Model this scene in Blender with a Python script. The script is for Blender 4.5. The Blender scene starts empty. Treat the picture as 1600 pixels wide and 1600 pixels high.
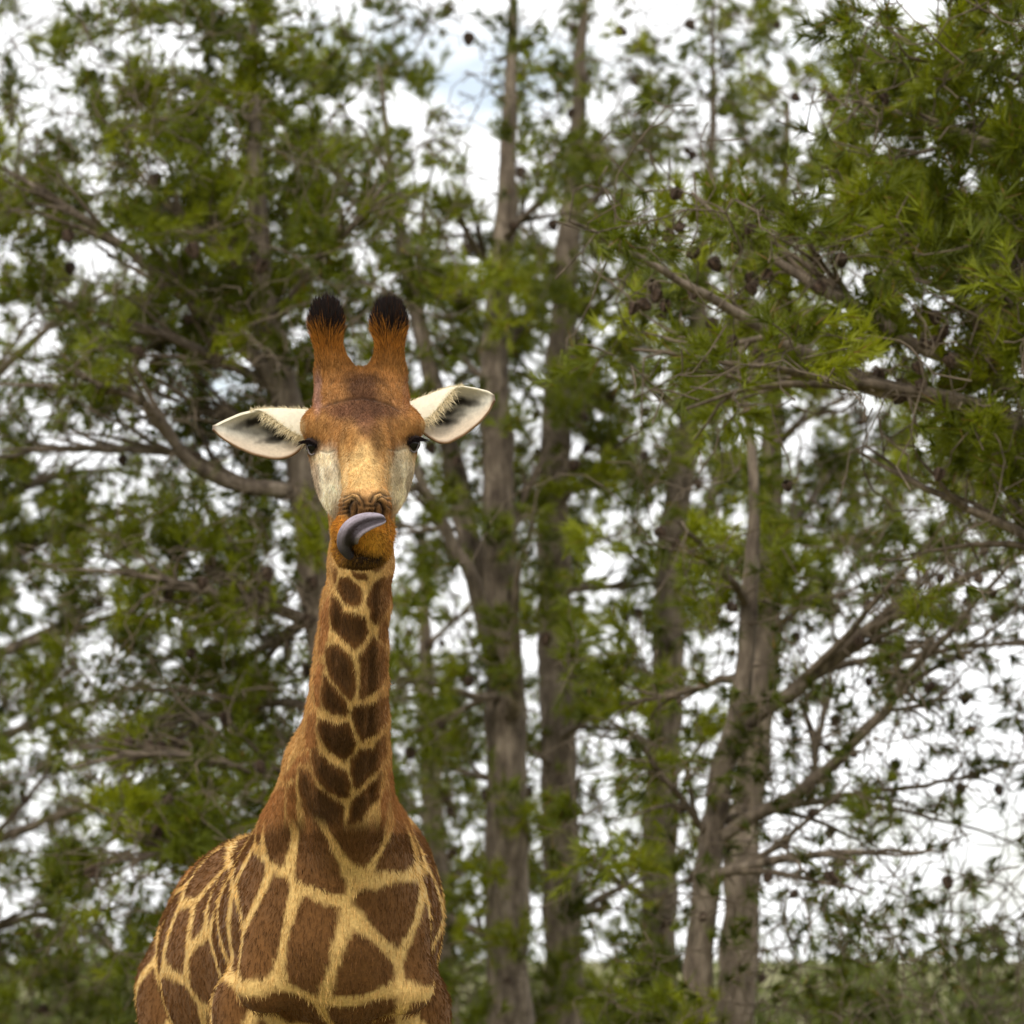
import bpy, math, random
import numpy as np
from mathutils import Vector
import openvdb

rng = np.random.default_rng(11)
random.seed(11)
scene = bpy.context.scene
COL = scene.collection

# ------------------------------------------------------------------ camera
F_PX = 7778.0                       # focal length in pixels of a 1600 px wide picture (about 175 mm)
PITCH = math.radians(5.1)
CAM = np.array([0.0, 0.0, 2.2])
D0 = 10.5                           # distance of the giraffe's face
cam_data = bpy.data.cameras.new("camera")
cam_data.sensor_width = 36.0
cam_data.lens = F_PX / 1600 * 36
cam_data.clip_start = 0.1
cam_data.clip_end = 6000
cam_data.dof.use_dof = True
cam_data.dof.focus_distance = D0 - 0.05
cam_data.dof.aperture_fstop = 8.5
cam_data.dof.aperture_blades = 0
cam = bpy.data.objects.new("camera", cam_data)
cam.location = CAM
cam.rotation_euler = (math.radians(90) + PITCH, 0, 0)
COL.objects.link(cam)
scene.camera = cam

# ------------------------------------------------------------------ sky and sun
SUN_EL, SUN_AZ = math.radians(48), math.radians(210)   # azimuth from +Y (ahead of camera) clockwise
world = bpy.data.worlds.new("World")
scene.world = world
world.use_nodes = True
nt = world.node_tree
nt.nodes.clear()
N = nt.nodes.new
out = N("ShaderNodeOutputWorld"); bg = N("ShaderNodeBackground")
sky = N("ShaderNodeTexSky"); sky.sky_type = 'NISHITA'; sky.sun_disc = False
sky.sun_elevation = SUN_EL; sky.sun_rotation = SUN_AZ
tc = N("ShaderNodeTexCoord"); mp = N("ShaderNodeMapping"); mp.inputs['Scale'].default_value = (1, 1, 2.2)
nz = N("ShaderNodeTexNoise"); nz.inputs['Scale'].default_value = 9; nz.inputs['Detail'].default_value = 6; nz.inputs['Roughness'].default_value = .55
rp = N("ShaderNodeValToRGB"); rp.color_ramp.elements[0].position = .33; rp.color_ramp.elements[1].position = .43
rp.color_ramp.elements[0].color = (.35, .35, .35, 1)
mx = N("ShaderNodeMix"); mx.data_type = 'RGBA'
mx.inputs['B'].default_value = (11.2, 11.3, 11.4, 1)          # overcast cloud
L = nt.links.new
L(tc.outputs['Generated'], mp.inputs['Vector']); L(mp.outputs['Vector'], nz.inputs['Vector'])
L(nz.outputs['Fac'], rp.inputs['Fac']); L(rp.outputs['Color'], mx.inputs['Factor'])
L(sky.outputs['Color'], mx.inputs['A']); L(mx.outputs['Result'], bg.inputs['Color'])
bg.inputs['Strength'].default_value = 0.1
L(bg.outputs['Background'], out.inputs['Surface'])

sd = bpy.data.lights.new("sun", 'SUN'); sd.energy = 2.0; sd.angle = math.radians(12); sd.color = (1, .95, .86)
sun = bpy.data.objects.new("sun", sd); COL.objects.link(sun)
sdir = Vector((math.sin(SUN_AZ) * math.cos(SUN_EL), math.cos(SUN_AZ) * math.cos(SUN_EL), math.sin(SUN_EL)))
sun.rotation_euler = (-sdir).to_track_quat('-Z', 'Y').to_euler()
sun.location = (-5, -5, 12)

vs = scene.view_settings
vs.view_transform = 'Standard'; vs.look = 'None'; vs.exposure = 0.43; vs.gamma = 1.0; vs.use_curve_mapping = False
scene.render.engine = 'CYCLES'
scene.cycles.use_denoising = True
scene.cycles.max_bounces = 6
scene.cycles.transparent_max_bounces = 4

# ------------------------------------------------------------------ helpers
CP, SP = math.cos(PITCH), math.sin(PITCH)

def P(px, py, Y):
    """photo pixel (of 1600) at world depth Y -> world point"""
    px, py, Y = np.broadcast_arrays(np.asarray(px, float), np.asarray(py, float), np.asarray(Y, float))
    a = (px - 800) / F_PX; b = (800 - py) / F_PX
    ry = CP - b * SP; rz = SP + b * CP
    k = Y / ry
    return np.stack([a * k, Y, CAM[2] + rz * k], -1)

def proj(w):
    w = np.asarray(w, float)
    d = w - CAM
    f = d[..., 1] * CP + d[..., 2] * SP
    u = -d[..., 1] * SP + d[..., 2] * CP
    return 800 + F_PX * d[..., 0] / f, 800 - F_PX * u / f

S0 = F_PX / D0
def HP(px, py, t):
    """giraffe point: t = pixels (at face scale) towards the camera"""
    return P(px, py, D0 - np.asarray(t, float) / S0)

def lin(c):
    c = np.asarray(c, float) / 255
    return np.where(c <= .04045, c / 12.92, ((c + .055) / 1.055) ** 2.4)

def smooth(a, b, x):
    t = np.clip((x - a) / (b - a), 0, 1)
    return t * t * (3 - 2 * t)

def vnoise(p, scale, seed=0):
    """cheap smooth value noise, -1..1"""
    q = np.asarray(p, float) * scale + seed * 17.31
    i = np.floor(q).astype(np.int64); f = q - i; f = f * f * (3 - 2 * f)
    def h(ix, iy, iz):
        n = (ix * 73856093) ^ (iy * 19349663) ^ (iz * 83492791) ^ (seed * 2654435)
        n = (n ^ (n >> 13)) * 1274126177
        n = n ^ (n >> 16)
        return (n & 0xffff) / 32767.5 - 1
    r = 0
    for dx in (0, 1):
        for dy in (0, 1):
            for dz in (0, 1):
                w = (f[..., 0] if dx else 1 - f[..., 0]) * (f[..., 1] if dy else 1 - f[..., 1]) * (f[..., 2] if dz else 1 - f[..., 2])
                r = r + w * h(i[..., 0] + dx, i[..., 1] + dy, i[..., 2] + dz)
    return r

def mesh_np(name, verts, faces, smooth_sh=True, col=None, nrm=None):
    verts = np.asarray(verts, np.float32); faces = np.asarray(faces, np.int32)
    k = faces.shape[1]
    m = bpy.data.meshes.new(name)
    m.vertices.add(len(verts)); m.vertices.foreach_set("co", verts.ravel())
    m.loops.add(faces.size); m.loops.foreach_set("vertex_index", faces.ravel())
    m.polygons.add(len(faces)); m.polygons.foreach_set("loop_start", np.arange(0, faces.size, k, dtype=np.int32))
    m.polygons.foreach_set("use_smooth", np.full(len(faces), smooth_sh, dtype=bool))
    m.update(calc_edges=True)
    if col is not None: set_col(m, col)
    if nrm is not None:
        a = m.attributes.new("nrm", 'FLOAT_VECTOR', 'POINT'); a.data.foreach_set("vector", np.asarray(nrm, np.float32).ravel())
    return m

def set_col(m, col):
    c = np.ones((len(m.vertices), 4), np.float32); c[:, :3] = col
    a = m.attributes.new("col", 'FLOAT_COLOR', 'POINT'); a.data.foreach_set("color", c.ravel())

def obj(name, mesh, mat=None, parent=None, kind=None, label=None, cat=None, group=None):
    o = bpy.data.objects.new(name, mesh); COL.objects.link(o)
    if mat is not None and mesh is not None and not len(mesh.materials): mesh.materials.append(mat)
    if parent is not None:
        o.parent = parent; o.matrix_parent_inverse = parent.matrix_world.inverted()
    if kind: o["kind"] = kind
    if label: o["label"] = label
    if cat: o["category"] = cat
    if group: o["group"] = group
    return o

def empty(name, loc, label, cat, group=None):
    o = obj(name, None, label=label, cat=cat, group=group)
    o.location = loc
    bpy.context.view_layer.update()
    return o

def tube(pts, rad, sides=6, wob=0.0, cap=True):
    pts = np.asarray(pts, float); rad = np.asarray(rad, float); n = len(pts)
    tan = np.gradient(pts, axis=0); tan /= np.linalg.norm(tan, axis=1)[:, None] + 1e-9
    ref = np.array([0.3, 1.0, 0.1]) if abs(tan[0, 1]) < .8 else np.array([1.0, 0.1, 0.2])
    a = np.cross(tan, ref); a /= np.linalg.norm(a, axis=1)[:, None] + 1e-9
    b = np.cross(tan, a)
    th = np.arange(sides) / sides * 2 * math.pi
    rr = rad[:, None] * np.ones(sides)[None]
    if wob: rr = rr * (1 + wob * rng.normal(size=(n, sides)))
    v = pts[:, None] + rr[..., None] * (np.cos(th)[None, :, None] * a[:, None] + np.sin(th)[None, :, None] * b[:, None])
    v = v.reshape(-1, 3)
    i = np.arange(n - 1)[:, None] * sides; j = np.arange(sides)[None]; j2 = (j + 1) % sides
    f = np.stack([i + j, i + j2, i + sides + j2, i + sides + j], -1).reshape(-1, 4)
    return v, f

def spline(pts, step):
    """Catmull-Rom through rows of pts (any columns), resampled about every step (first 3 columns metric)"""
    pts = np.asarray(pts, float)
    q = np.vstack([2 * pts[0] - pts[1], pts, 2 * pts[-1] - pts[-2]])
    o_ = []
    for i in range(1, len(q) - 2):
        L_ = np.linalg.norm(q[i + 1, :3] - q[i, :3]); n = max(2, int(L_ / step))
        t = np.linspace(0, 1, n, endpoint=False)[:, None]
        o_.append(.5 * (2 * q[i] + (q[i + 1] - q[i - 1]) * t + (2 * q[i - 1] - 5 * q[i] + 4 * q[i + 1] - q[i + 2]) * t ** 2 + (3 * q[i] - q[i - 1] - 3 * q[i + 1] + q[i + 2]) * t ** 3))
    o_.append(pts[-1:])
    return np.vstack(o_)

class Acc:
    def __init__(s): s.v = []; s.f = []; s.n = 0
    def add(s, v, f): s.v.append(v); s.f.append(f + s.n); s.n += len(v)
    def get(s): return np.vstack(s.v), np.vstack(s.f)

# ------------------------------------------------------------------ materials
def mat_new(name):
    m = bpy.data.materials.new(name); m.use_nodes = True
    t = m.node_tree; t.nodes.clear()
    o = t.nodes.new("ShaderNodeOutputMaterial")
    return m, t, o

def mat_attr(name, rough=.8, spec=.2, bump=0, bscale=300, sheen=0, use_nrm=False, transl=0, var=0.0, coat=0):
    m, t, o = mat_new(name)
    at = t.nodes.new("ShaderNodeAttribute"); at.attribute_name = "col"
    p = t.nodes.new("ShaderNodeBsdfPrincipled")
    p.inputs['Roughness'].default_value = rough; p.inputs['Specular IOR Level'].default_value = spec
    p.inputs['Sheen Weight'].default_value = sheen
    p.inputs['Coat Weight'].default_value = coat; p.inputs['Coat Roughness'].default_value = .15
    c = at.outputs['Color']
    if var:
        g = t.nodes.new("ShaderNodeTexCoord"); n = t.nodes.new("ShaderNodeTexNoise"); n.inputs['Scale'].default_value = bscale * .6
        n.inputs['Detail'].default_value = 3
        mr = t.nodes.new("ShaderNodeMapRange"); mr.inputs['From Min'].default_value = .25; mr.inputs['From Max'].default_value = .75
        mr.inputs['To Min'].default_value = 1 - var; mr.inputs['To Max'].default_value = 1 + var
        vm = t.nodes.new("ShaderNodeVectorMath"); vm.operation = 'SCALE'
        t.links.new(g.outputs['Object'], n.inputs['Vector']); t.links.new(n.outputs['Fac'], mr.inputs['Value'])
        t.links.new(c, vm.inputs[0]); t.links.new(mr.outputs['Result'], vm.inputs['Scale']); c = vm.outputs['Vector']
    t.links.new(c, p.inputs['Base Color'])
    if bump:
        g = t.nodes.new("ShaderNodeTexCoord"); n = t.nodes.new("ShaderNodeTexNoise"); n.inputs['Scale'].default_value = bscale; n.inputs['Detail'].default_value = 4
        mp_ = t.nodes.new("ShaderNodeMapping"); mp_.inputs['Scale'].default_value = (1, 1, .35)
        b = t.nodes.new("ShaderNodeBump"); b.inputs['Strength'].default_value = bump; b.inputs['Distance'].default_value = .004
        t.links.new(g.outputs['Object'], mp_.inputs['Vector']); t.links.new(mp_.outputs['Vector'], n.inputs['Vector'])
        t.links.new(n.outputs['Fac'], b.inputs['Height']); t.links.new(b.outputs['Normal'], p.inputs['Normal'])
    if use_nrm:
        an = t.nodes.new("ShaderNodeAttribute"); an.attribute_name = "nrm"
        t.links.new(an.outputs['Vector'], p.inputs['Normal'])
    sh = p.outputs['BSDF']
    if transl:
        tr = t.nodes.new("ShaderNodeBsdfTranslucent"); t.links.new(c, tr.inputs['Color'])
        ms = t.nodes.new("ShaderNodeMixShader"); ms.inputs[0].default_value = transl
        t.links.new(sh, ms.inputs[1]); t.links.new(tr.outputs['BSDF'], ms.inputs[2]); sh = ms.outputs[0]
    t.links.new(sh, o.inputs['Surface'])
    return m

def mat_noise(name, c1, c2, scale, rough=.85, bump=.6, stretch=(1, 1, .3), dist=.02, c3=None):
    m, t, o = mat_new(name)
    p = t.nodes.new("ShaderNodeBsdfPrincipled"); p.inputs['Roughness'].default_value = rough; p.inputs['Specular IOR Level'].default_value = .2
    g = t.nodes.new("ShaderNodeTexCoord"); mp_ = t.nodes.new("ShaderNodeMapping"); mp_.inputs['Scale'].default_value = stretch
    n = t.nodes.new("ShaderNodeTexNoise"); n.inputs['Scale'].default_value = scale; n.inputs['Detail'].default_value = 7; n.inputs['Roughness'].default_value = .65
    r = t.nodes.new("ShaderNodeValToRGB"); r.color_ramp.elements[0].position = .35; r.color_ramp.elements[1].position = .68
    r.color_ramp.elements[0].color = (*c1, 1); r.color_ramp.elements[1].color = (*c2, 1)
    if c3 is not None:
        e = r.color_ramp.elements.new(.52); e.color = (*c3, 1)
    b = t.nodes.new("ShaderNodeBump"); b.inputs['Strength'].default_value = bump; b.inputs['Distance'].default_value = dist
    for a_, b_ in ((g.outputs['Object'], mp_.inputs['Vector']), (mp_.outputs['Vector'], n.inputs['Vector']), (n.outputs['Fac'], r.inputs['Fac']),
                   (r.outputs['Color'], p.inputs['Base Color']), (n.outputs['Fac'], b.inputs['Height']), (b.outputs['Normal'], p.inputs['Normal']),
                   (p.outputs['BSDF'], o.inputs['Surface'])): t.links.new(a_, b_)
    return m

M_bark = mat_noise("pine_bark", (.055, .040, .029), (.25, .20, .15), 22, c3=(.14, .108, .078))
M_twig = mat_noise("twig_bark", (.055, .040, .026), (.17, .13, .09), 30, bump=.2)
M_needle = mat_attr("pine_needles", rough=.5, spec=.25, transl=.38)
M_cone = mat_noise("pine_cone_scales", (.024, .016, .011), (.095, .060, .038), 45, stretch=(1, 1, 1), dist=.005)
M_ground = mat_noise("dry_grass_ground", (.10, .085, .04), (.25, .20, .11), 3, stretch=(1, 1, 1), dist=.05, c3=(.15, .15, .05))
M_leaf = mat_attr("scrub_leaves", rough=.6, spec=.2, transl=.3)
M_fur = mat_attr("giraffe_coat", rough=.85, spec=.12, bump=.55, bscale=260, sheen=.05, var=.22)
M_hair = mat_attr("giraffe_hair", rough=.7, spec=.15, transl=.3)
M_ear = mat_attr("giraffe_ear_skin", rough=.75, spec=.15, bump=.25, bscale=200, transl=.12, var=.10)
M_tongue = mat_attr("giraffe_tongue", rough=.46, spec=.45, bump=.8, bscale=520)
m, t, o = mat_new("giraffe_eye_dark"); p = t.nodes.new("ShaderNodeBsdfPrincipled")
p.inputs['Base Color'].default_value = (.008, .006, .005, 1); p.inputs['Roughness'].default_value = .10; p.inputs['Specular IOR Level'].default_value = .3
t.links.new(p.outputs['BSDF'], o.inputs['Surface']); M_eye = m

# ------------------------------------------------------------------ ground
n = 81
gx = np.sign(np.linspace(-1, 1, n)) * np.abs(np.linspace(-1, 1, n)) ** 3 * 3000
X, Yg = np.meshgrid(gx, gx + 0); V = np.stack([X, Yg, np.zeros_like(X)], -1).reshape(-1, 3)
V[:, 2] = .12 * vnoise(V * [1, 1, 0], .21, 3) * (np.abs(V[:, 0]) < 200)
V[:, 2] -= V[:, 2].max()
i = np.arange(n - 1); A, B = np.meshgrid(i, i); k = (B * n + A).ravel()
obj("ground", mesh_np("ground", V, np.stack([k, k + 1, k + n + 1, k + n], -1)), M_ground, kind="structure")

# ------------------------------------------------------------------ pines
# limb: rows (px, py, width px[, extra depth m]); a pixel only gives the direction, the depth is the tree's own
PINES = [
 dict(Y=21.0, label="pine with long limbs sweeping outward behind the giraffe's head", trunk=[(560,1960,76),(548,1400,66),(522,1100,62),(497,900,58),(470,720,52),(442,600,46),(416,480,40),(402,333,32),(396,150,20),(402,-40,7)],
  limbs=[[(478,762,30),(400,757,25),(340,736,23),(300,706,20),(270,666,17),(235,632,14),(190,614,12),(100,606,9),(0,600,5)],
   [(478,778,22),(390,762,19),(320,727,16),(285,708,14),(195,699,12),(100,706,9),(-20,715,5)],
   [(452,640,30),(400,560,26),(320,485,23),(270,443,20),(225,411,17),(160,361,14),(115,330,12),(30,280,8),(-60,230,4)],
   [(445,620,18),(360,566,15),(270,522,11),(180,500,8),(80,470,5)],
   [(510,990,24),(440,960,20),(380,945,17),(300,922,13),(220,900,9),(120,890,5)],
   [(528,1125,18),(445,1100,13),(380,1112,11),(290,1131,9),(200,1150,6),(100,1165,4)],
   [(536,1240,18),(450,1212,14),(350,1190,11),(230,1180,8),(110,1200,5)],
   [(420,510,18),(480,430,13),(540,370,9),(600,290,5)],
   [(410,430,16),(330,370,12),(260,320,8),(200,240,5)],
   [(505,960,22),(450,1000,17),(400,1030,13),(330,1050,9),(250,1070,5)],
   [(470,700,16),(400,660,12),(330,640,10),(240,590,7),(150,560,4)],
   [(545,1420,20),(440,1370,14),(300,1330,10),(150,1350,5)]]),
 dict(Y=25.0, label="pine with a pale forked trunk beside the giraffe's raised ear", trunk=[(802,2180,76),(798,1266,66),(798,1080,62),(790,960,58),(785,800,54),(776,600,46),(782,450,38),(790,333,32),(800,150,20),(805,-60,7)],
  limbs=[[(800,1110,32,-.1),(806,1045,30,-.25),(786,985,27,-.3),(757,930,25,-.35),(735,880,23,-.4),(700,820,20,-.4),(668,760,17,-.5),(645,700,14,-.5),(620,640,9,-.5)],
   [(776,1010,42,.1),(745,900,40,.1),(715,760,36,.2),(695,690,32,.2),(665,560,28,.3),(640,450,24,.3),(622,340,20,.3),(600,220,11,.3),(590,100,5,.3)],
   [(785,870,12),(815,805,9),(842,740,6),(860,690,4)], [(798,1090,16),(740,1092,12),(680,1072,9),(625,1060,6)],
   [(712,826,8),(650,822,7),(590,821,5)], [(780,430,14),(735,370,10),(700,300,6)], [(788,370,14),(840,320,10),(880,250,6)],
   [(776,620,12),(735,560,9),(690,520,6)], [(779,560,12),(820,500,9),(850,440,6)], [(798,1230,14),(730,1200,10),(660,1170,6)],
   [(694,690,12),(660,640,9),(640,600,6)], [(800,1480,18),(700,1430,12),(620,1400,7)]]),
 dict(Y=26.5, label="straight upright pine next to the forked trunk, with one thin level branch", trunk=[(874,2240,66),(869,1266,58),(864,1000,54),(865,850,52),(868,700,47),(876,560,43),(886,430,38),(892,333,34),(905,150,22),(915,-60,7)],
  limbs=[[(866,930,13),(930,919,11),(980,917,9),(1040,913,7)], [(868,790,14),(920,740,10),(970,690,6)], [(880,500,15),(940,470,11),(990,430,7)],
   [(866,1050,12),(910,1000,8),(960,960,5)], [(872,620,14),(830,590,9),(790,600,5)], [(888,400,12),(840,380,8),(800,340,5)],
   [(872,640,14),(930,620,10),(990,600,6)], [(868,1150,13),(920,1120,9),(970,1090,6)], [(867,1200,12),(820,1160,8),(780,1150,5)],
   [(892,340,14),(950,290,9),(1000,220,5)], [(870,1450,16),(940,1400,11),(1010,1370,6)]]),
 dict(Y=27.5, label="pine with a grey trunk bending slightly above a thin level branch", trunk=[(1026,2300,66),(1036,1266,55),(1042,1050,50),(1047,900,47),(1058,780,43),(1072,680,37),(1082,560,31),(1090,450,25),(1100,333,18),(1110,200,11),(1115,20,5)],
  limbs=[[(1050,850,14),(1100,800,11),(1130,740,8),(1150,680,5)], [(1042,1090,14),(1000,1050,10),(950,1020,6)], [(1053,800,13),(1080,850,11),(1110,900,10),(1150,925,8)],
   [(1047,920,12),(1000,880,9),(960,840,5)], [(1074,660,14),(1030,610,10),(980,580,6)], [(1082,560,14),(1130,510,10),(1180,470,6)], [(1040,1180,13),(980,1140,9),(930,1110,5)],
   [(1090,450,12),(1040,400,9),(1000,340,5)], [(1038,1220,12),(1080,1180,9),(1110,1120,5)], [(1034,1420,16),(960,1370,10),(900,1340,6)]]),
 dict(Y=24.0, label="leaning pale pine trunk crossed by a darker front branch", trunk=[(1118,2100,74),(1150,1340,56),(1164,1266,52),(1178,1150,48),(1188,1050,46),(1193,900,42),(1197,780,37),(1203,650,31),(1212,500,23),(1220,350,16),(1230,160,7)],
  limbs=[[(1192,930,16),(1260,880,12),(1320,845,9),(1400,800,6)], [(1200,700,13),(1260,655,9),(1330,620,5)], [(1197,790,12),(1150,740,9),(1110,700,5)],
   [(1194,860,13),(1250,800,10),(1300,740,7),(1350,690,4)], [(1208,560,12),(1260,520,9),(1310,490,5)], [(1190,1000,12),(1250,950,10),(1300,930,7),(1370,900,4)], [(1215,450,10),(1170,400,7)]]),
 dict(Y=19.5, label="dark slender pine with thin crooked limbs reaching over open sky", trunk=[(1060,1880,60),(1098,1340,40),(1111,1266,38),(1123,1190,38),(1151,1125,35),(1162,1050,29),(1167,930,27),(1176,820,19),(1174,700,15),(1165,600,10),(1150,480,5)],
  limbs=[[(1150,1132,28),(1195,1100,25),(1235,1068,23),(1290,1020,21),(1335,982,18),(1380,955,16),(1430,930,14),(1500,898,11),(1600,860,7),(1680,830,4)],
   [(1100,1330,24),(1185,1275,22),(1250,1245,21),(1290,1205,20),(1330,1165,18),(1380,1115,16),(1410,1070,14),(1450,1020,12),(1500,965,10),(1580,880,6)],
   [(1106,1290,15),(1200,1265,12),(1300,1248,10),(1400,1236,8),(1460,1225,7),(1500,1215,6),(1620,1185,4)],
   [(1164,1062,15),(1125,1058,13),(1095,1075,10),(1040,1090,8),(970,1100,5)], [(1167,950,15),(1130,905,12),(1095,860,9),(1065,815,6)],
   [(1228,1074,13),(1300,1040,12),(1400,1028,10),(1500,1015,8),(1620,1000,4)], [(1268,1232,11),(1275,1150,9),(1290,1090,7),(1300,1040,5)],
   [(1340,980,10),(1380,1000,8),(1440,1000,6),(1520,1020,4)], [(1105,1310,13),(1060,1240,10),(1020,1190,7),(990,1150,4)],
   [(1385,1110,9),(1440,1100,7),(1500,1060,5)], [(1430,930,8),(1450,860,6),(1480,800,4)], [(1090,1380,20),(1200,1350,15),(1320,1330,10),(1450,1330,5)]]),
 dict(Y=15.5, label="nearer pine whose cone-laden boughs with bright needle tufts reach in overhead", trunk=[(1775,1780,150),(1760,1500,135),(1742,1100,115),(1735,800,100),(1725,500,85),(1710,300,65),(1700,100,45),(1690,-140,20)],
  limbs=[[(1735,770,42),(1600,675,34),(1500,632,29),(1400,612,26),(1300,577,23),(1200,522,20),(1130,480,17),(1050,430,13),(960,380,9),(890,345,5)],
   [(1730,710,36),(1600,622,29),(1500,577,24),(1430,548,22),(1350,500,20),(1270,450,18),(1200,400,14),(1140,355,11),(1080,300,6)],
   [(1715,520,30),(1600,440,22),(1500,405,17),(1430,385,13),(1380,350,9),(1330,290,5)],
   [(1738,920,26),(1620,840,18),(1520,795,13),(1420,745,9),(1340,705,5)], [(1712,320,26),(1600,240,18),(1480,200,12),(1350,160,6)],
   [(1300,577,12),(1230,600,9),(1150,610,7),(1070,640,5)], [(1350,500,12),(1290,420,9),(1240,350,6)], [(1720,600,24),(1620,520,16),(1540,480,11),(1470,450,7),(1420,430,5)],
   [(1200,522,11),(1120,540,8),(1040,530,5)], [(1700,180,20),(1560,110,12),(1420,90,6)]]),
 dict(Y=27.0, label="bushy bright green pine at the edge beyond the sweeping limbs", trunk=[(-130,2280,86),(-128,1400,78),(-120,1000,66),(-112,700,54),(-104,400,40),(-95,150,24),(-88,-60,8)],
  limbs=[[(-122,960,24),(0,880,18),(100,835,13),(180,800,9),(260,785,5)], [(-124,1080,22),(20,1010,16),(150,965,11),(290,930,6)], [(-126,1240,20),(0,1160,15),(150,1095,9),(300,1060,5)],
   [(-128,1380,20),(50,1290,14),(200,1240,9),(350,1215,5)], [(-114,720,22),(0,590,16),(100,495,10),(190,440,6)], [(-105,450,18),(0,340,12),(90,250,7)], [(-118,850,18),(20,770,12),(130,740,8),(220,740,5)],
   [(-130,1500,18),(30,1440,12),(180,1420,7)]]),
 dict(Y=30.0, label="small slim pine between the giraffe's neck and the forked trunk", trunk=[(700,2400,46),(690,1500,40),(682,1300,36),(674,1150,29),(668,1000,21),(664,880,12),(662,800,6)],
  limbs=[[(684,1300,14),(630,1240,10),(590,1200,6)], [(676,1180,13),(720,1140,9),(760,1120,5)], [(672,1090,12),(630,1040,8),(600,1000,5)], [(669,1010,10),(710,970,7),(740,940,4)], [(686,1400,14),(740,1350,10),(790,1320,6)], [(667,960,9),(630,920,6)]]),
]
# how much needle foliage (first digit) and bare twiggery (second) each 100 px square of the stand carries
GRID = """
46 65 74 74 63 45 23 64 66 58 58 57 65 92
43 44 74 58 32 63 82 73 83 66 58 57 47 64
55 45 35 68 53 44 56 74 83 74 65 44 46 55
25 26 45 74 64 44 44 65 84 74 43 33 64 73
61 62 42 56 54 13 24 54 42 55 43 53 54 44
65 83 62 46 43 31 23 53 22 54 45 55 37 27
64 64 73 38 43 42 23 53 43 45 35 15 15 15
47 65 74 64 63 64 64 63 53 44 14 15 15 04
56 65 75 64 64 65 64 64 44 34 13 15 14 03
"""
G = np.array([[[int(c[0]), int(c[1])] for c in r.split()] for r in GRID.strip().splitlines()], float)
rows_top = [G[0] * .35, G[0] * .55, G[0] * .75, G[0] * .9]
rows_bot = [G[8] * 1.0, G[8] * .9, G[8] * .8, G[8] * .6]
G = np.concatenate([rows_top, G, rows_bot]) if False else np.concatenate([np.stack(rows_top), G, np.stack(rows_bot)])
G = np.concatenate([G[:, 1:2], G[:, :1], G[:, :1], G, G[:, -1:], G[:, -1:], G[:, -2:-1]], 1)
GX0, GY0, GC, GR = 100 - 300, 333 - 4 * 103.7, 100, 103.7

def cone_mesh():
    nr, ns = 11, 10
    v = []; 
    for i in range(nr):
        t = i / (nr - 1); r = .031 * math.sin(math.pi * min(1, (.10 + .90 * t) ** .75)) ** .8 + .002
        for j in range(ns):
            a = (j + .5 * (i % 2)) / ns * 2 * math.pi
            k = 1.22 if (i + j) % 2 else .80
            v.append((r * k * math.cos(a), r * k * math.sin(a), -.082 * t))
    f = [(i * ns + j, i * ns + (j + 1) % ns, (i + 1) * ns + (j + 1) % ns, (i + 1) * ns + j) for i in range(nr - 1) for j in range(ns)]
    return mesh_np("pine_cone", v, f, False)
CONE = cone_mesh(); CONE.materials.append(M_cone)

CONES_NEAR = [(1175,350),(1146,377),(1181,375),(1091,391),(1111,403),(1170,426),(1205,423),(1240,339),(1085,450),(1111,497),(1149,528),(1187,549),(1243,505),(1243,566),(1278,444),(1310,397),(1321,365),(1356,429),(1421,368),(1459,485),(1476,511),(1479,555),(1432,566),(1441,534),(1403,596),(1412,610),(1377,578),(1348,581),(1318,575),(1472,733),(1228,753),(1060,352),(1045,360),(1000,470),(1030,455),(1040,470),(1022,440)]
CONES_MORE = [(959,525),(944,619),(976,636),(950,683),(921,695),(860,345),(905,620),(640,985),(665,1005),(690,1000),(660,1080),(670,1120),(720,1165),(760,1235),(1025,1010),(1050,1000),(985,1005),(955,615),(1010,640),(940,660),
  (260,925),(235,970),(270,950),(300,1015),(205,1035),(330,870),(410,945),(150,935),(175,1090),(400,1190),(355,1205),(250,1160),(450,470),(430,450),(470,420),(415,410),(395,380),(365,365),(330,350),(300,380),(440,600),(480,560)]

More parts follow.
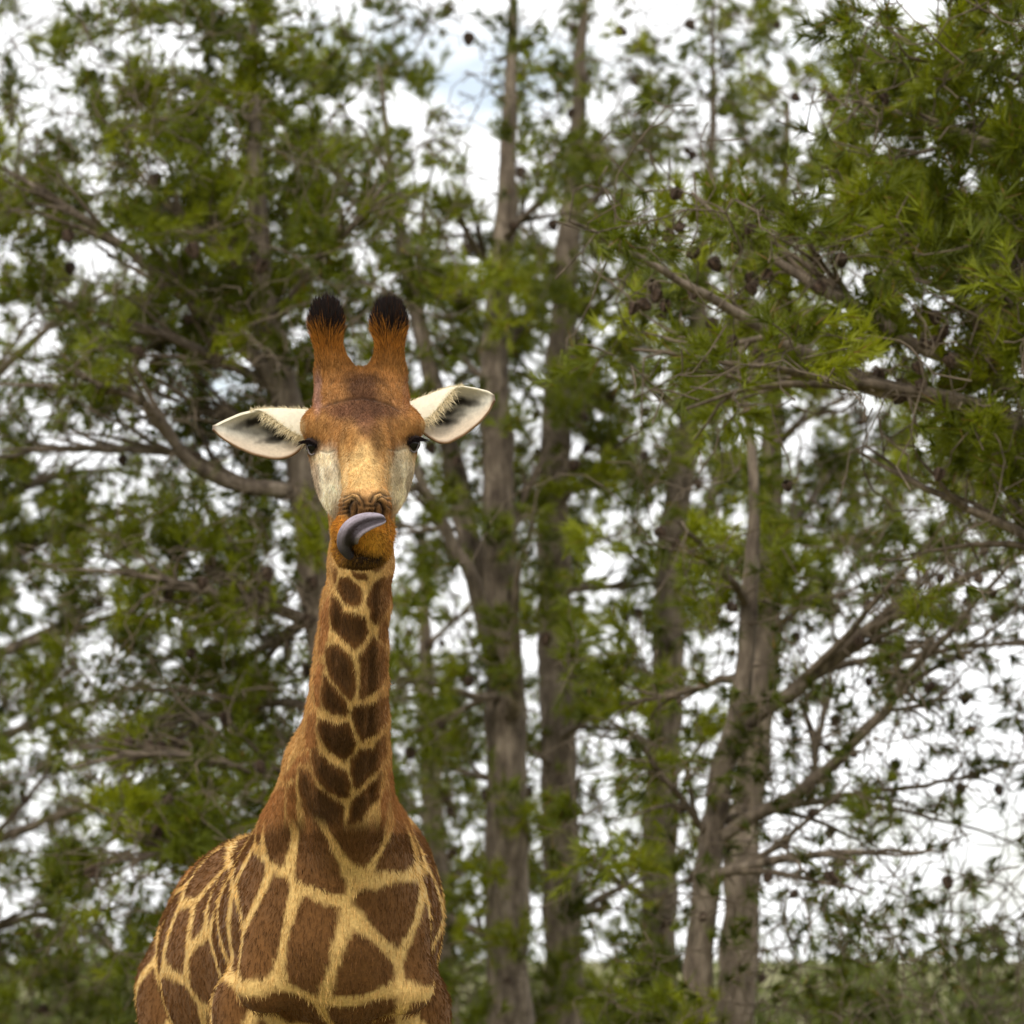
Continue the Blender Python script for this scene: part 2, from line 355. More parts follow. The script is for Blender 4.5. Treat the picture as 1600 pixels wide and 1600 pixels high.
class Tree: pass
trees = []
node_xy = []
for ti, d in enumerate(PINES):
    T = Tree(); T.d = d; T.Y = d['Y']; T.limb_tubes = []; nodes = []; rads = []; tans = []; 
    for li, spec in enumerate([d['trunk']] + d['limbs']):
        a = np.array([list(s) + [0] * (4 - len(s)) for s in spec], float)
        Yd = T.Y + a[:, 3]
        if li:
            sgn = rng.uniform(-1, 1); m_ = len(a)
            if not a[:, 3].any(): Yd = Yd + sgn * 1.1 * (np.arange(m_) / (m_ - 1)) ** 1.1
        w = P(a[:, 0], a[:, 1], Yd)
        r = a[:, 2] / F_PX * Yd / 2
        s = spline(np.column_stack([w, r]), .07)
        jit = np.cumsum(rng.normal(0, .006, (len(s), 3)), 0); jit -= np.linspace(0, 1, len(s))[:, None] * jit[-1]
        s[:, :3] += jit * (.6 if li == 0 else 1)
        s[:, 3] = np.maximum(s[:, 3], .003)
        if li == 0: T.trunk = s
        else: T.limb_tubes.append(s)
        nodes.append(s[:, :3]); rads.append(s[:, 3]); tans.append(np.gradient(s[:, :3], axis=0))
    T.nodes = np.vstack(nodes); T.rads = np.concatenate(rads); T.tans = np.vstack(tans); T.tans /= np.linalg.norm(T.tans, axis=1)[:, None] + 1e-9
    T.twigs = Acc(); T.shoots = []; T.cones = []
    # side branches that keep close to the sweep of their limb
    for s in T.limb_tubes:
        n_ = len(s)
        for _ in range(11 if ti == 0 else 5):
            j = int(rng.uniform(.12, .8) * n_); L_ = max(.25, .07 * (n_ - j) * rng.uniform(.45, .8))
            tn_ = s[min(j + 2, n_ - 1), :3] - s[max(j - 2, 0), :3]; tn_ /= np.linalg.norm(tn_) + 1e-9
            dv = tn_ + rng.normal(0, .38, 3) * [1, 1.2, 1]; dv /= np.linalg.norm(dv)
            m_ = max(4, int(L_ / .08)); q_ = np.linspace(0, 1, m_)[:, None]
            pp = s[j, :3] + L_ * (q_ * (.55 * tn_ + .45 * dv) + q_ ** 2 * .35 * (dv - tn_)) + np.cumsum(rng.normal(0, .010, (m_, 3)), 0) * q_
            rr = s[j, 3] * .6 * (1 - .85 * q_[:, 0]) + .0025
            T.twigs.add(*tube(pp, rr, 6)); nodes.append(pp); rads.append(rr)
            g_ = np.gradient(pp, axis=0); tans.append(g_)
    T.nodes = np.vstack(nodes); T.rads = np.concatenate(rads); T.tans = np.vstack(tans); T.tans /= np.linalg.norm(T.tans, axis=1)[:, None] + 1e-9
    x, y = proj(T.nodes); ok = T.rads < .075
    node_xy.append(np.column_stack([x, y, np.full(len(x), ti), np.arange(len(x))])[ok])
    trees.append(T)
NXY = np.vstack(node_xy)

# targets for foliage and bare twigs
targets = []
nrow, ncol, _ = G.shape
for r_ in range(nrow):
    for c_ in range(ncol):
        g, b = G[r_, c_]
        for kind, cnt in (('g', 1.95 * g * (g / 6) ** .5), ('b', b * 3.9)):
            for _ in range(rng.poisson(cnt)):
                x = GX0 + (c_ + rng.uniform(-.12, 1.12)) * GC; y = GY0 + (r_ + rng.uniform(-.12, 1.12)) * GR
                dd = np.hypot(NXY[:, 0] - x, NXY[:, 1] - y)
                # nearest few trees compete
                best = [dd[NXY[:, 2] == k].min() if (NXY[:, 2] == k).any() else 1e9 for k in range(len(trees))]
                pr = np.exp(-np.array(best) / 38.0) + 1e-12
                if kind == 'g' and x < 330 and 700 < y < 930: pr[7] *= 3
                pr[6] *= 1.0 if (x > 1000 and y < 660) else .25
                k = rng.choice(len(trees), p=pr / pr.sum())
                sub = NXY[NXY[:, 2] == k]; j = np.argmin(np.hypot(sub[:, 0] - x, sub[:, 1] - y))
                base = trees[k].nodes[int(sub[j, 3])]
                if k == 6 and rng.random() < (.48 if kind == 'g' else .45): continue
                targets.append((k, kind, x, y, base[1] + rng.normal((.5 if k in (0, 5) else .28 if k not in (1, 2, 3, 4) else .2) if kind == 'g' else -.05, .5)))

def twig_path(T, target, r_end=.0025, maxr=.024):
    nd = T.nodes; v = target - nd; dist = np.linalg.norm(v, axis=1) + 1e-6
    ca = np.einsum('ij,ij->i', v, T.tans) / dist
    cost = dist * (1.35 - .45 * ca) + (T.rads > .07) * .15
    j = int(np.argmin(cost)); a = nd[j]; L_ = dist[j]
    n = max(3, int(L_ / .09) + 2)
    tt = np.linspace(0, 1, n)[:, None]
    mid = a + T.tans[j] * L_ * .45 + rng.normal(0, .06 * L_, 3) + np.array([0, 0, -.06 * L_])
    p_ = (1 - tt) ** 2 * a + 2 * (1 - tt) * tt * mid + tt ** 2 * target
    p_[1:-1] += rng.normal(0, .012, (n - 2, 3))
    r0 = min(T.rads[j] * .75, .0045 + .012 * L_, maxr)
    r = r0 + (r_end - r0) * tt[:, 0] ** .8
    tn = np.gradient(p_, axis=0); tn /= np.linalg.norm(tn, axis=1)[:, None] + 1e-9
    T.nodes = np.vstack([nd, p_[1:]]); T.rads = np.concatenate([T.rads, r[1:]]); T.tans = np.vstack([T.tans, tn[1:]])
    T.twigs.add(*tube(p_, r, 4))
    return tn[-1]

order = []
for k, kind, x, y, Yd in targets:
    T = trees[k]; tg = P(x, y, Yd)
    order.append((np.min(np.linalg.norm(T.nodes - tg, axis=1)), k, kind, tg))
order.sort(key=lambda q: q[0])
for dist, k, kind, tg in order:
    T = trees[k]
    if kind == 'b':
        d_ = twig_path(T, tg)
        for _ in range(rng.integers(3, 5)):
            e = tg + d_ * rng.uniform(-.12, .22) + rng.normal(0, .075, 3)
            dd_ = twig_path(T, e, .0028, .007)
            if rng.random() < (.22 if k == 5 else .05):
                for _q in range(1): T.shoots.append((e, dd_ * .6 + rng.normal(0, .4, 3), rng.uniform(.015, .04), rng.normal(-1.5 if k == 5 else -.8, .4)))
        if rng.random() < (.28 if k == 5 else .09): T.cones.append(tg)
    else:
        d_ = twig_path(T, tg)
        tone = float(np.clip(rng.normal(0, .85), -1.8, 1.4))
        for _ in range(rng.integers(8, 13)):
            dr = d_ * .7 + rng.normal(0, .55, 3) + np.array([0, 0, .35]); dr /= np.linalg.norm(dr)
            b0 = tg - d_ * rng.uniform(0, .12) + rng.normal(0, .035, 3)
            T.shoots.append((b0, dr, rng.uniform(.06, .15), tone + rng.normal(0, .35) + (.2 if k == 6 else 0)))

def needles(shoots, per=46, width=.0056):
    b0 = np.array([s[0] for s in shoots]); dr = np.array([s[1] for s in shoots]); ln = np.array([s[2] for s in shoots]); tn = np.array([s[3] for s in shoots])
    n = len(b0); 
    B = np.repeat(b0, per, 0); Dr = np.repeat(dr, per, 0); Ln = np.repeat(ln, per); Tn = np.repeat(tn, per)
    u = rng.random(n * per) ** .6
    base = B + Dr * (u * Ln)[:, None]
    rad = rng.normal(size=(n * per, 3)); rad -= np.einsum('ij,ij->i', rad, Dr)[:, None] * Dr; rad /= np.linalg.norm(rad, axis=1)[:, None] + 1e-9
    nd = Dr * rng.uniform(.55, 1.1, (n * per, 1)) + rad * rng.uniform(.35, .95, (n * per, 1)) + np.array([0, 0, -.08]); nd /= np.linalg.norm(nd, axis=1)[:, None]
    ll = rng.uniform(.05, .092, n * per)
    side = np.cross(nd, rng.normal(size=(n * per, 3))); side /= np.linalg.norm(side, axis=1)[:, None] + 1e-9
    w = width * rng.uniform(.8, 1.2, (n * per, 1))
    v = np.stack([base - side * w / 2, base + side * w / 2, base + nd * ll[:, None]], 1).reshape(-1, 3)
    f = np.arange(n * per * 3).reshape(-1, 3)
    tc_ = np.clip(Tn + rng.normal(0, .3, n * per), -2, 2)
    dark = np.array([.048, .058, .004]); mid = np.array([.126, .150, .003]); bri = np.array([.265, .285, .005])
    c = np.where(tc_[:, None] < 0, mid + (dark - mid) * (-tc_[:, None] / 2), mid + (bri - mid) * (tc_[:, None] / 2))
    old = rng.random(n * per) < .03
    c[old] = [.20, .11, .03]
    return v, f, np.repeat(c, 3, 0)

pine_n = 0
for ti, T in enumerate(trees):
    d = T.d
    base = T.trunk[0, :3].copy(); base[2] = 0
    g_at = np.argmin(np.abs(T.trunk[:, 2]))
    T.root = root = empty("pine_tree", tuple(T.trunk[g_at, :3] * [1, 1, 0]), d['label'], "tree", "pines behind the giraffe")
    s = T.trunk[T.trunk[:, 2] > -.3]
    if s[:, 2].min() > -.05:      # carry the trunk down to the ground
        lo = np.array([[s[0, 0], s[0, 1], z, s[0, 3] * (1 + .15 * (s[0, 2] - z))] for z in np.linspace(-.3, s[0, 2] - .1, 12)])
        s = np.vstack([lo, s])
    v, f = tube(s[:, :3], s[:, 3] * (1 + .05 * np.sin(np.arange(len(s)) * .9)), 16, .045)
    obj("trunk", mesh_np("trunk", v, f), M_bark, root)
    for s in T.limb_tubes:
        v, f = tube(s[:, :3], s[:, 3], 8, .04)
        obj("limb", mesh_np("limb", v, f), M_bark if s[0, 3] > .02 else M_twig, root)
    src = CONES_NEAR if ti == 6 else []
    cp = [np.array(q) for q in T.cones][:60 if ti == 5 else 34]
    for (x, y) in src:
        cp.append(P(x, y, T.Y + rng.normal(-.35, .2)))
    if ti != 6:
        for (x, y) in CONES_MORE:
            sub = [np.min(np.hypot(q[:, 0] - x, q[:, 1] - y)) if len(q) else 1e9 for q in node_xy]
            sub[6] = 1e9
            if int(np.argmin(sub)) == ti: cp.append(P(x, y, T.Y + rng.normal(-.2, .3)))
    for q in cp: twig_path(T, q, .0022, .004)
    v, f = T.twigs.get()
    obj("twigs", mesh_np("twigs", v, f), M_twig, root, kind="stuff")
    if T.shoots:
        v, f, c = needles(T.shoots, per=44 if ti != 6 else 46)
        obj("crown", mesh_np("crown", v, f, False, c), M_needle, root, kind="stuff")
    for q in cp:
        j = int(np.argmin(np.linalg.norm(T.nodes - q, axis=1)))
        a = T.nodes[j]; v_ = q - a; L_ = np.linalg.norm(v_)
        q = a + v_ * min(1, .03 / (L_ + 1e-6))
        o = bpy.data.objects.new("pine_cone", CONE); COL.objects.link(o)
        o.parent = root; o.matrix_parent_inverse = root.matrix_world.inverted()
        o.location = q; o.rotation_euler = (rng.normal(0, .5), rng.normal(0, .5), rng.uniform(0, 6)); s_ = rng.uniform(.62, .9) * (.75 if ti in (5, 6) else 1); o.scale = (s_, s_, s_)

# the stand goes on to either side of the frame
for src_i, dx, dy, rz, lab in ((7, -2.6, 1.5, 2.1, "outer pine just past the bushy bright green pine"), (0, -5.6, 4.5, .8, "outermost pine beyond the bushy bright green pine"),
                               (1, 4.4, 1.0, 2.6, "outer pine behind the nearer cone-laden pine"), (2, 6.2, .5, 1.4, "outermost pine past the nearer cone-laden pine")):
    r0 = trees[src_i].root; r1 = r0.copy(); COL.objects.link(r1)
    r1.location = r0.location + Vector((dx, dy, 0)); r1.rotation_euler = (0, 0, rz); r1["label"] = lab
    for c0 in r0.children:
        if c0.name.startswith("pine_cone"): continue
        c1 = c0.copy(); COL.objects.link(c1); c1.parent = r1

# ------------------------------------------------------------------ distant scrub below the pines
def scrub(px, Y, h, w):
    base = P(px, 1500, Y); base[2] = 0
    root = empty("scrub_bush", tuple(base), "low olive green scrub bush standing far behind the pine trunks", "bush", "distant scrub bushes")
    A_ = Acc()
    pts = []
    for _ in range(26):
        a = rng.uniform(0, 2 * math.pi); rr = math.sqrt(rng.random()) * w; top = h * rng.uniform(.55, 1) * (1 - .35 * (rr / w) ** 2)
        e = np.array([rr * math.cos(a), rr * math.sin(a), top]); st = np.array([e[0] * .15, e[1] * .15, 0])
        tt = np.linspace(0, 1, 7)[:, None]
        p_ = st + (e - st) * tt + np.array([e[0], e[1], 0]) * .3 * np.sin(tt * math.pi) + rng.normal(0, .03, (7, 3)) * tt
        A_.add(*tube(p_ + base, np.linspace(.03, .006, 7), 4)); pts.append(p_[2:] + base)
    pts = np.vstack(pts)
    c0 = pts[rng.integers(0, len(pts), 2600)] + rng.normal(0, .17, (2600, 3))
    c0 = c0[c0[:, 2] > .05]; m_ = len(c0)
    a1 = rng.normal(size=(m_, 3)); a1 /= np.linalg.norm(a1, axis=1)[:, None]; a2 = np.cross(a1, rng.normal(size=(m_, 3))); a2 /= np.linalg.norm(a2, axis=1)[:, None]
    s1 = rng.uniform(.05, .10, (m_, 1)); 
    v = np.stack([c0 - a1 * s1, c0 + a2 * s1 * .4, c0 + a1 * s1, c0 - a2 * s1 * .4], 1).reshape(-1, 3)
    c = np.array([.075, .095, .020]) * rng.uniform(.6, 1.4, (m_, 1)) + np.array([.02, .01, 0]) * rng.random((m_, 1))
    obj("stems", mesh_np("stems", *A_.get()), M_twig, root, kind="stuff")
    obj("foliage", mesh_np("foliage", v, np.arange(m_ * 4).reshape(-1, 4), False, np.repeat(c, 4, 0)), M_leaf, root, kind="stuff")
for i_ in range(23):
    scrub(-660 + i_ * 132 + rng.uniform(-35, 35), rng.uniform(40, 58), rng.uniform(2.2, 3.3), rng.uniform(.8, 1.3))

# ------------------------------------------------------------------ giraffe: distance field of the whole animal
def ell(p, c, r):
    q = (p - c) / r
    k0 = np.sqrt((q * q).sum(1)); q2 = q / r; k1 = np.sqrt((q2 * q2).sum(1)) + 1e-9
    return k0 * (k0 - 1) / k1

def cap(p, a, b, ra, rb, ky=1.0):
    s = np.array([1, ky, 1]); p = p * s; a = a * s; b = b * s
    ab = b - a; h = np.clip(((p - a) @ ab) / (ab @ ab), 0, 1)
    return np.linalg.norm(p - a - h[:, None] * ab, axis=1) - (ra + (rb - ra) * h)

def smin(a, b, k):
    h = np.clip(.5 + .5 * (b - a) / k, 0, 1)
    return b + (a - b) * h - k * h * (1 - h)

U = 1 / S0
def eh(p, px, py, t, rx, ry, rt): return ell(p, HP(px, py, t), np.array([rx, rt, ry]) * U)
def ch(p, a, b, ra, rb, ky=1.0): return cap(p, HP(*a), HP(*b), ra * U, rb * U, ky)

def chain(p, rows, k, ky=1.0):
    d = None
    for a, b in zip(rows[:-1], rows[1:]):
        e = ch(p, a[:3], b[:3], a[3], b[3], ky)
        d = e if d is None else smin(d, e, k)
    return d

def sd_head(p):
    d = eh(p, 566, 648, -30, 74, 72, 95)                               # braincase
    d = smin(d, eh(p, 567, 716, 5, 80, 112, 95), 25 * U)                # cheeks and jaw
    d = smin(d, ch(p, (567, 655, 45), (569, 700, 105), 50, 40), 25 * U)
    d = smin(d, ch(p, (569, 700, 105), (571, 775, 178), 37, 33), 16 * U)  # bridge of the nose
    for sx in (-1, 1):
        d = smin(d, eh(p, 566 + sx * 60, 664, 24, 36, 27, 46), 26 * U)  # brow
        d = smin(d, eh(p, 566 + sx * 62, 706, 22, 20, 14, 30), 12 * U)  # lower lid
    d = smin(d, eh(p, 571, 792, 190, 38, 28, 40), 14 * U)               # nose pad
    d = smin(d, eh(p, 567, 830, 178, 47, 34, 46), 14 * U)               # upper lip
    d = smin(d, eh(p, 582, 847, 184, 27, 25, 30), 12 * U)                # drooping side of the lip
    d = smin(d, eh(p, 565, 858, 140, 44, 27, 52), 6 * U)
    d = smin(d, eh(p, 562, 876, 168, 33, 11, 46), 7 * U)                # lower lip
    # mouth line and the gap the tongue leaves by
    c = ch(p, (534, 853, 205), (553, 866, 205), 6, 9); c = np.minimum(c, ch(p, (553, 866, 205), (590, 873, 200), 8, 4))
    d = -smin(-d, c, 5 * U)
    # nostrils
    for a, b in (((546, 804, 228), (549, 786, 224)), ((597, 804, 228), (594, 787, 224))):
        d = -smin(-d, ch(p, a, b, 4.5, 3), 5 * U)
    # eye openings, on the sides of the head
    for x, y in ((482, 696), (651, 692)):
        d = -smin(-d, eh(p, x, y, 46, 13, 10, 22), 5 * U)
    # ossicones
    for rows in ([(530, 624, -30, 40), (522, 584, -42, 30), (516, 558, -52, 20.5), (511, 536, -60, 17.5), (509, 508, -66, 23), (509, 494, -70, 19)],
                 [(602, 624, -30, 38), (605, 584, -42, 29), (608, 558, -52, 20.5), (609, 538, -60, 18), (608, 510, -66, 23.5), (608, 498, -70, 20)]):
        d = smin(d, chain(p, rows, 8 * U), 13 * U)
    return d

NECK = [(566, 700, -85, 52), (565, 800, -85, 47), (564, 880, -92, 47.5), (556, 950, -108, 50), (551, 1010, -130, 52), (547, 1065, -160, 56), (545, 1120, -200, 58),
        (544, 1180, -255, 61), (545, 1250, -330, 66), (545, 1340, -430, 82)]
def sd_neck(p):
    return chain(p, NECK, 20 * U, .8)

GZ = {}
def W(px, py, t): return HP(px, py, t)
chest = W(532, 1440, -560)
ax = np.array([-.20, .98, 0])                                          # the body runs back and to one side
side = np.array([.98, .20, 0])
def sd_body(p):
    sh = W(520, 1405, -650)
    d = ell(p, W(521, 1418, -640), np.array([152, 230, 215]) * U)       # shoulders
    d = smin(d, ch(p, (510, 1268, -560), (480, 1290, -900), 58, 60), 55 * U)   # withers
    d = smin(d, ell(p, W(540, 1420, -500), np.array([120, 130, 190]) * U), 60 * U)   # chest
    for sx in (-1, 1):                                                  # shoulder blades and points of the shoulder
        d = smin(d, ch(p, (521 + sx * 78, 1310, -560), (526 + sx * 112, 1540, -490), 34, 44), 48 * U)
    a = sh + np.array([0, .1, -.05]); b = sh + ax * .6 + np.array([0, 0, -.14]); c = sh + ax * 1.15 + np.array([0, 0, -.10])
    d = smin(d, cap(p, a, b, .25, .29), .1); d = smin(d, cap(p, b, c, .29, .25), .1)
    for s_ in (-1, 1):
        f0 = sh + side * (s_ * .15) + np.array([0, .02, -.25])
        g = np.array([f0[0] + s_ * .02, f0[1] - .03, 0])
        kn = np.array([g[0], g[1] - .03, .78]); an = np.array([g[0], g[1] + .01, .20])
        for q0, q1, r0, r1 in ((f0, kn, .125, .062), (kn, an, .058, .040), (an, g + [0, -.03, .09], .042, .050), (g + [0, -.03, .09], g + [0, -.06, .05], .05, .05)):
            d = smin(d, cap(p, q0, q1, r0, r1), .035)
        h0 = c + side * (s_ * .13) + np.array([0, -.05, -.12])
        g = np.array([h0[0], h0[1] + .05, 0]); st = h0 + np.array([0, -.12, -.45]); hk = np.array([g[0], g[1] + .10, .85]); an = np.array([g[0], g[1] + .02, .20])
        for q0, q1, r0, r1 in ((h0, st, .17, .12), (st, hk, .11, .058), (hk, an, .055, .038), (an, g + [0, -.03, .09], .042, .050), (g + [0, -.03, .09], g + [0, -.06, .05], .05, .05)):
            d = smin(d, cap(p, q0, q1, r0, r1), .035)
    t0 = c + ax * .24 + np.array([0, 0, .10]); t1 = t0 + np.array([-.02, .08, -.55]); t2 = t1 + np.array([0, .01, -.45])
    d = smin(d, cap(p, t0, t1, .03, .016), .03); d = smin(d, cap(p, t1, t2, .016, .035), .02)
    return d

def sd_all(p):
    h = sd_head(p); nck = sd_neck(p); b = sd_body(p)
    d = smin(h, nck, 16 * U)
    return smin(d, b, 60 * U)

def polygonise(fn, lo, hi, vox):
    """sparse sampling of a distance field in 8^3 blocks -> quads"""
    lo = np.asarray(lo); B_ = 8; bs = B_ * vox
    nb = np.ceil((np.asarray(hi) - lo) / bs).astype(int)
    ii = np.stack(np.meshgrid(*[np.arange(k) for k in nb], indexing='ij'), -1).reshape(-1, 3)
    cen = lo + (ii + .5) * bs - vox / 2
    dv = np.concatenate([fn(c) for c in np.array_split(cen, max(1, len(cen) // 200000))])
    rad = bs * .9 * 1.35
    near = np.abs(dv) < rad; inside = dv <= -rad
    grid = openvdb.FloatGrid(3 * vox); 
    for b in ii[inside]:
        m0 = b * B_; grid.fill(tuple(int(k) for k in m0), tuple(int(k) for k in m0 + B_ - 1), -3 * vox)
    loc = np.stack(np.meshgrid(*[np.arange(B_)] * 3, indexing='ij'), -1).reshape(-1, 3)
    blocks = ii[near]
    for ch_ in np.array_split(blocks, max(1, len(blocks) // 400)):
        pts = lo + (ch_[:, None] * B_ + loc[None]).reshape(-1, 3) * vox
        val = np.clip(fn(pts), -3 * vox, 3 * vox).reshape(-1, B_, B_, B_).astype(np.float32)
        for b, a in zip(ch_, val): grid.copyFromArray(a, ijk=tuple(int(k) * B_ for k in b))
    v, q = grid.convertToQuads(isovalue=0.0)
    return lo + v * vox, q.astype(np.int32)

zc = HP(560, 915, -90)[2]                                               # the fine head mesh meets the neck here
hl = HP(400, 440, 300); hh = HP(740, 915, -200)
lo = np.array([hl[0], hl[1], zc]); hi = np.array([hh[0], hh[1] + .05, hl[2]])
vh, fh = polygonise(lambda p: smin(sd_head(p), sd_neck(p), 16 * U), lo - [0, 0, .03], hi, .0026)
zs = HP(545, 1330, -400)[2]                                             # below the shoulders a coarser mesh is enough
WEB = ([(536, 1110, -215, 49), (505, 1200, -330, 60), (480, 1290, -480, 68)], [(562, 1140, -235, 40), (563, 1215, -330, 44), (561, 1290, -460, 66)])
def nbody(p):                                                           # the neck widens into the shoulders
    d = sd_neck(p)
    for rows in WEB: d = smin(d, chain(p, rows, 20 * U, .8), 22 * U)
    return smin(d, sd_body(p), 60 * U)
vn, fn_ = polygonise(nbody, [-.62, 10.3, zs - .04], [-.08, 11.9, zc + .06], .0050)
vl, fl_ = polygonise(nbody, [-1.4, 10.1, -.05], [.35, 13.2, zc], .0115)
# trim at the seams; the overlap is a centimetre of the same surface
def trim(v, f, keep):
    fk = keep[f].all(1); f = f[fk]; used = np.unique(f); mp_ = np.full(len(v), -1); mp_[used] = np.arange(len(used)); return v[used], mp_[f]
vh, fh = trim(vh, fh, vh[:, 2] > zc - .004)
inn = (vn[:, 2] < zc + .004) & (vn[:, 2] > zs) & (vn[:, 1] < 11.85) & (vn[:, 0] > -.61) & (vn[:, 0] < -.09)
vn, fn_ = trim(vn, fn_, inn)
vl, fl_ = trim(vl, fl_, ~((vl[:, 2] > zs + .02) & (vl[:, 1] < 11.83) & (vl[:, 0] > -.59) & (vl[:, 0] < -.11)))
def normals(v, f):
    a = np.cross(v[f[:, 2]] - v[f[:, 0]], v[f[:, 3]] - v[f[:, 1]]); g = np.zeros_like(v)
    for k in range(4):
        for c in range(3): g[:, c] += np.bincount(f[:, k], a[:, c], len(v))
    return g / (np.linalg.norm(g, axis=1)[:, None] + 1e-12)
nn_ = normals(vn, fn_)                                                 # windpipe, tendons and loose skin along the neck
xx, yy = proj(vn); cx_ = np.interp(yy, [a[1] for a in NECK], [a[0] for a in NECK])
rel = (xx - cx_) / np.interp(yy, [a[1] for a in NECK], [a[3] for a in NECK])
fade = smooth(905, 960, yy) * (nn_[:, 1] < .3)
amp = .0045 * np.exp(-((rel - .05) / .28) ** 2) - .0032 * np.exp(-((rel + .52) / .13) ** 2) - .0032 * np.exp(-((rel - .55) / .13) ** 2) + .0040 * vnoise(vn * [1, 1, .3], 16, 31) + .0022 * vnoise(vn * [1, 1, .5], 38, 32)
vn = vn + nn_ * (amp * fade)[:, None]
def relief(v, f):                                                       # muscle and bone under the shoulder skin
    n_ = normals(v, f); a = .010 * vnoise(v, 6.5, 41) + .005 * vnoise(v * [1, 1, .5], 14, 42)
    return v + n_ * (a * smooth(1230, 1340, proj(v)[1]))[:, None]
vn, vl = relief(vn, fn_), relief(vl, fl_)
vb = np.vstack([vn, vl]); fb = np.vstack([fn_, fl_ + len(vn)])
nh = normals(vh, fh); nb_ = np.vstack([normals(vn, fn_), normals(vl, fl_)])
if (nh[:, 1] * (vh[:, 1] - vh[:, 1].mean())).mean() < 0:               # point the faces outward
    fh, fb, nh, nb_ = fh[:, ::-1], fb[:, ::-1], -nh, -nb_

def seg_dist(x, y, pts):
    d = np.full(len(x), 1e9)
    for (x0, y0), (x1, y1) in zip(pts[:-1], pts[1:]):
        dx, dy = x1 - x0, y1 - y0; h = np.clip(((x - x0) * dx + (y - y0) * dy) / (dx * dx + dy * dy), 0, 1)
        d = np.minimum(d, np.hypot(x - x0 - h * dx, y - y0 - h * dy))
    return d

WRINKLES = [([(537,777),(551,770),(561,773),(568,784),(570,793)], 2.2, 4.0), ([(536,784),(549,777),(557,780),(562,790)], 2.0, 3.5), ([(546,806),(544,794),(548,785),(554,781)], 2.6, 5.0),
            ([(556,806),(558,793),(556,784)], 2.0, 3.5), ([(605,775),(593,769),(584,773),(579,784)], 2.2, 4.0), ([(607,782),(596,776),(589,780),(585,790)], 2.0, 3.5),
            ([(598,806),(600,796),(596,787),(590,783)], 2.6, 5.0), ([(586,806),(586,794),(590,785)], 2.0, 3.0), ([(533,791),(544,788)], 1.6, 2.5), ([(532,797),(543,795)], 1.6, 2.5),
            ([(531,803),(542,802)], 1.6, 2.5), ([(571,791),(583,791)], 1.5, 2.0), ([(570,798),(584,798)], 1.5, 2.5), ([(604,790),(612,796)], 1.6, 2.5), ([(602,812),(606,830),(604,842)], 1.8, 2.5), ([(608,815),(611,832)], 1.6, 2.0),
            ([(504,634),(520,629),(545,623),(567,621),(590,625),(610,632),(624,640)], 2.4, 4.0), ([(500,704),(512,707),(524,703)], 2.0, 1.5), ([(608,702),(622,704),(634,700)], 2.0, 1.5)]
px, py = proj(vh); tt_ = (D0 - vh[:, 1]) * S0
front = nh[:, 1] < .15
disp = np.zeros(len(vh)); groove = np.zeros(len(vh))
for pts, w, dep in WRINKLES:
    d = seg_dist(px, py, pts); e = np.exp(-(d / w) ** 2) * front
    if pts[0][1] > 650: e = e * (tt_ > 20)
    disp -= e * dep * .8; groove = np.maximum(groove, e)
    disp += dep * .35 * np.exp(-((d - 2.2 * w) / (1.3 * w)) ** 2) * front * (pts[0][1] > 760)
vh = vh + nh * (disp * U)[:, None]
vh += nh * (vnoise(vh, 60, 5)[:, None] * .0009)

# ---- coat colour
C = lambda *a: lin(a)
FACE = [ # cx cy rx ry colour strength
 (569,740,37,80,(208,172,114),.95),(567,668,92,30,(178,130,76),.85),(511,757,29,60,(246,234,210),.97),(630,755,26,58,(234,220,190),.97),(506,714,20,14,(222,205,172),.8),(632,709,16,13,(215,195,160),.8),
 (537,735,8,45,(226,200,150),.6),(606,735,7,40,(220,190,140),.5),
 (514,740,9,14,(170,140,98),.4),(522,770,8,26,(186,160,120),.5),(494,765,8,38,(128,98,74),.65),(640,765,8,44,(112,88,60),.65),(622,745,8,22,(160,132,92),.5),
 (567,640,62,26,(86,56,40),.92),(520,664,20,12,(128,86,46),.5),(615,662,18,12,(120,80,44),.5),(567,604,34,36,(74,46,28),.9),(574,662,20,26,(96,62,42),.8),(590,688,13,34,(112,76,38),.75),(545,690,14,22,(140,96,46),.6),(525,640,26,12,(110,72,50),.6),(612,642,22,10,(105,70,48),.6),
 (600,700,9,30,(150,108,58),.5),(536,712,8,24,(170,126,66),.5),
 (496,612,8,40,(150,114,100),.8),(634,618,7,34,(132,88,58),.6),(471,668,7,18,(212,184,136),.5),(662,664,6,16,(200,168,116),.5),
 (487,690,17,8,(40,28,22),.95),(647,686,16,8,(40,28,22),.95),(487,700,13,10,(48,36,30),.9),(647,696,12,10,(44,32,26),.9),
 (570,770,36,9,(196,146,92),.6),(571,792,44,20,(100,66,34),.92),(571,812,42,8,(100,64,28),.6),
 (568,838,52,30,(190,126,42),.9),(527,817,14,16,(206,138,46),.7),(604,830,14,26,(190,124,44),.8),(584,850,26,24,(206,156,58),.8),(562,878,42,13,(88,62,20),.85),(560,884,30,8,(60,40,14),.7)]  # last two: olive lower lip, with the shade on it painted in
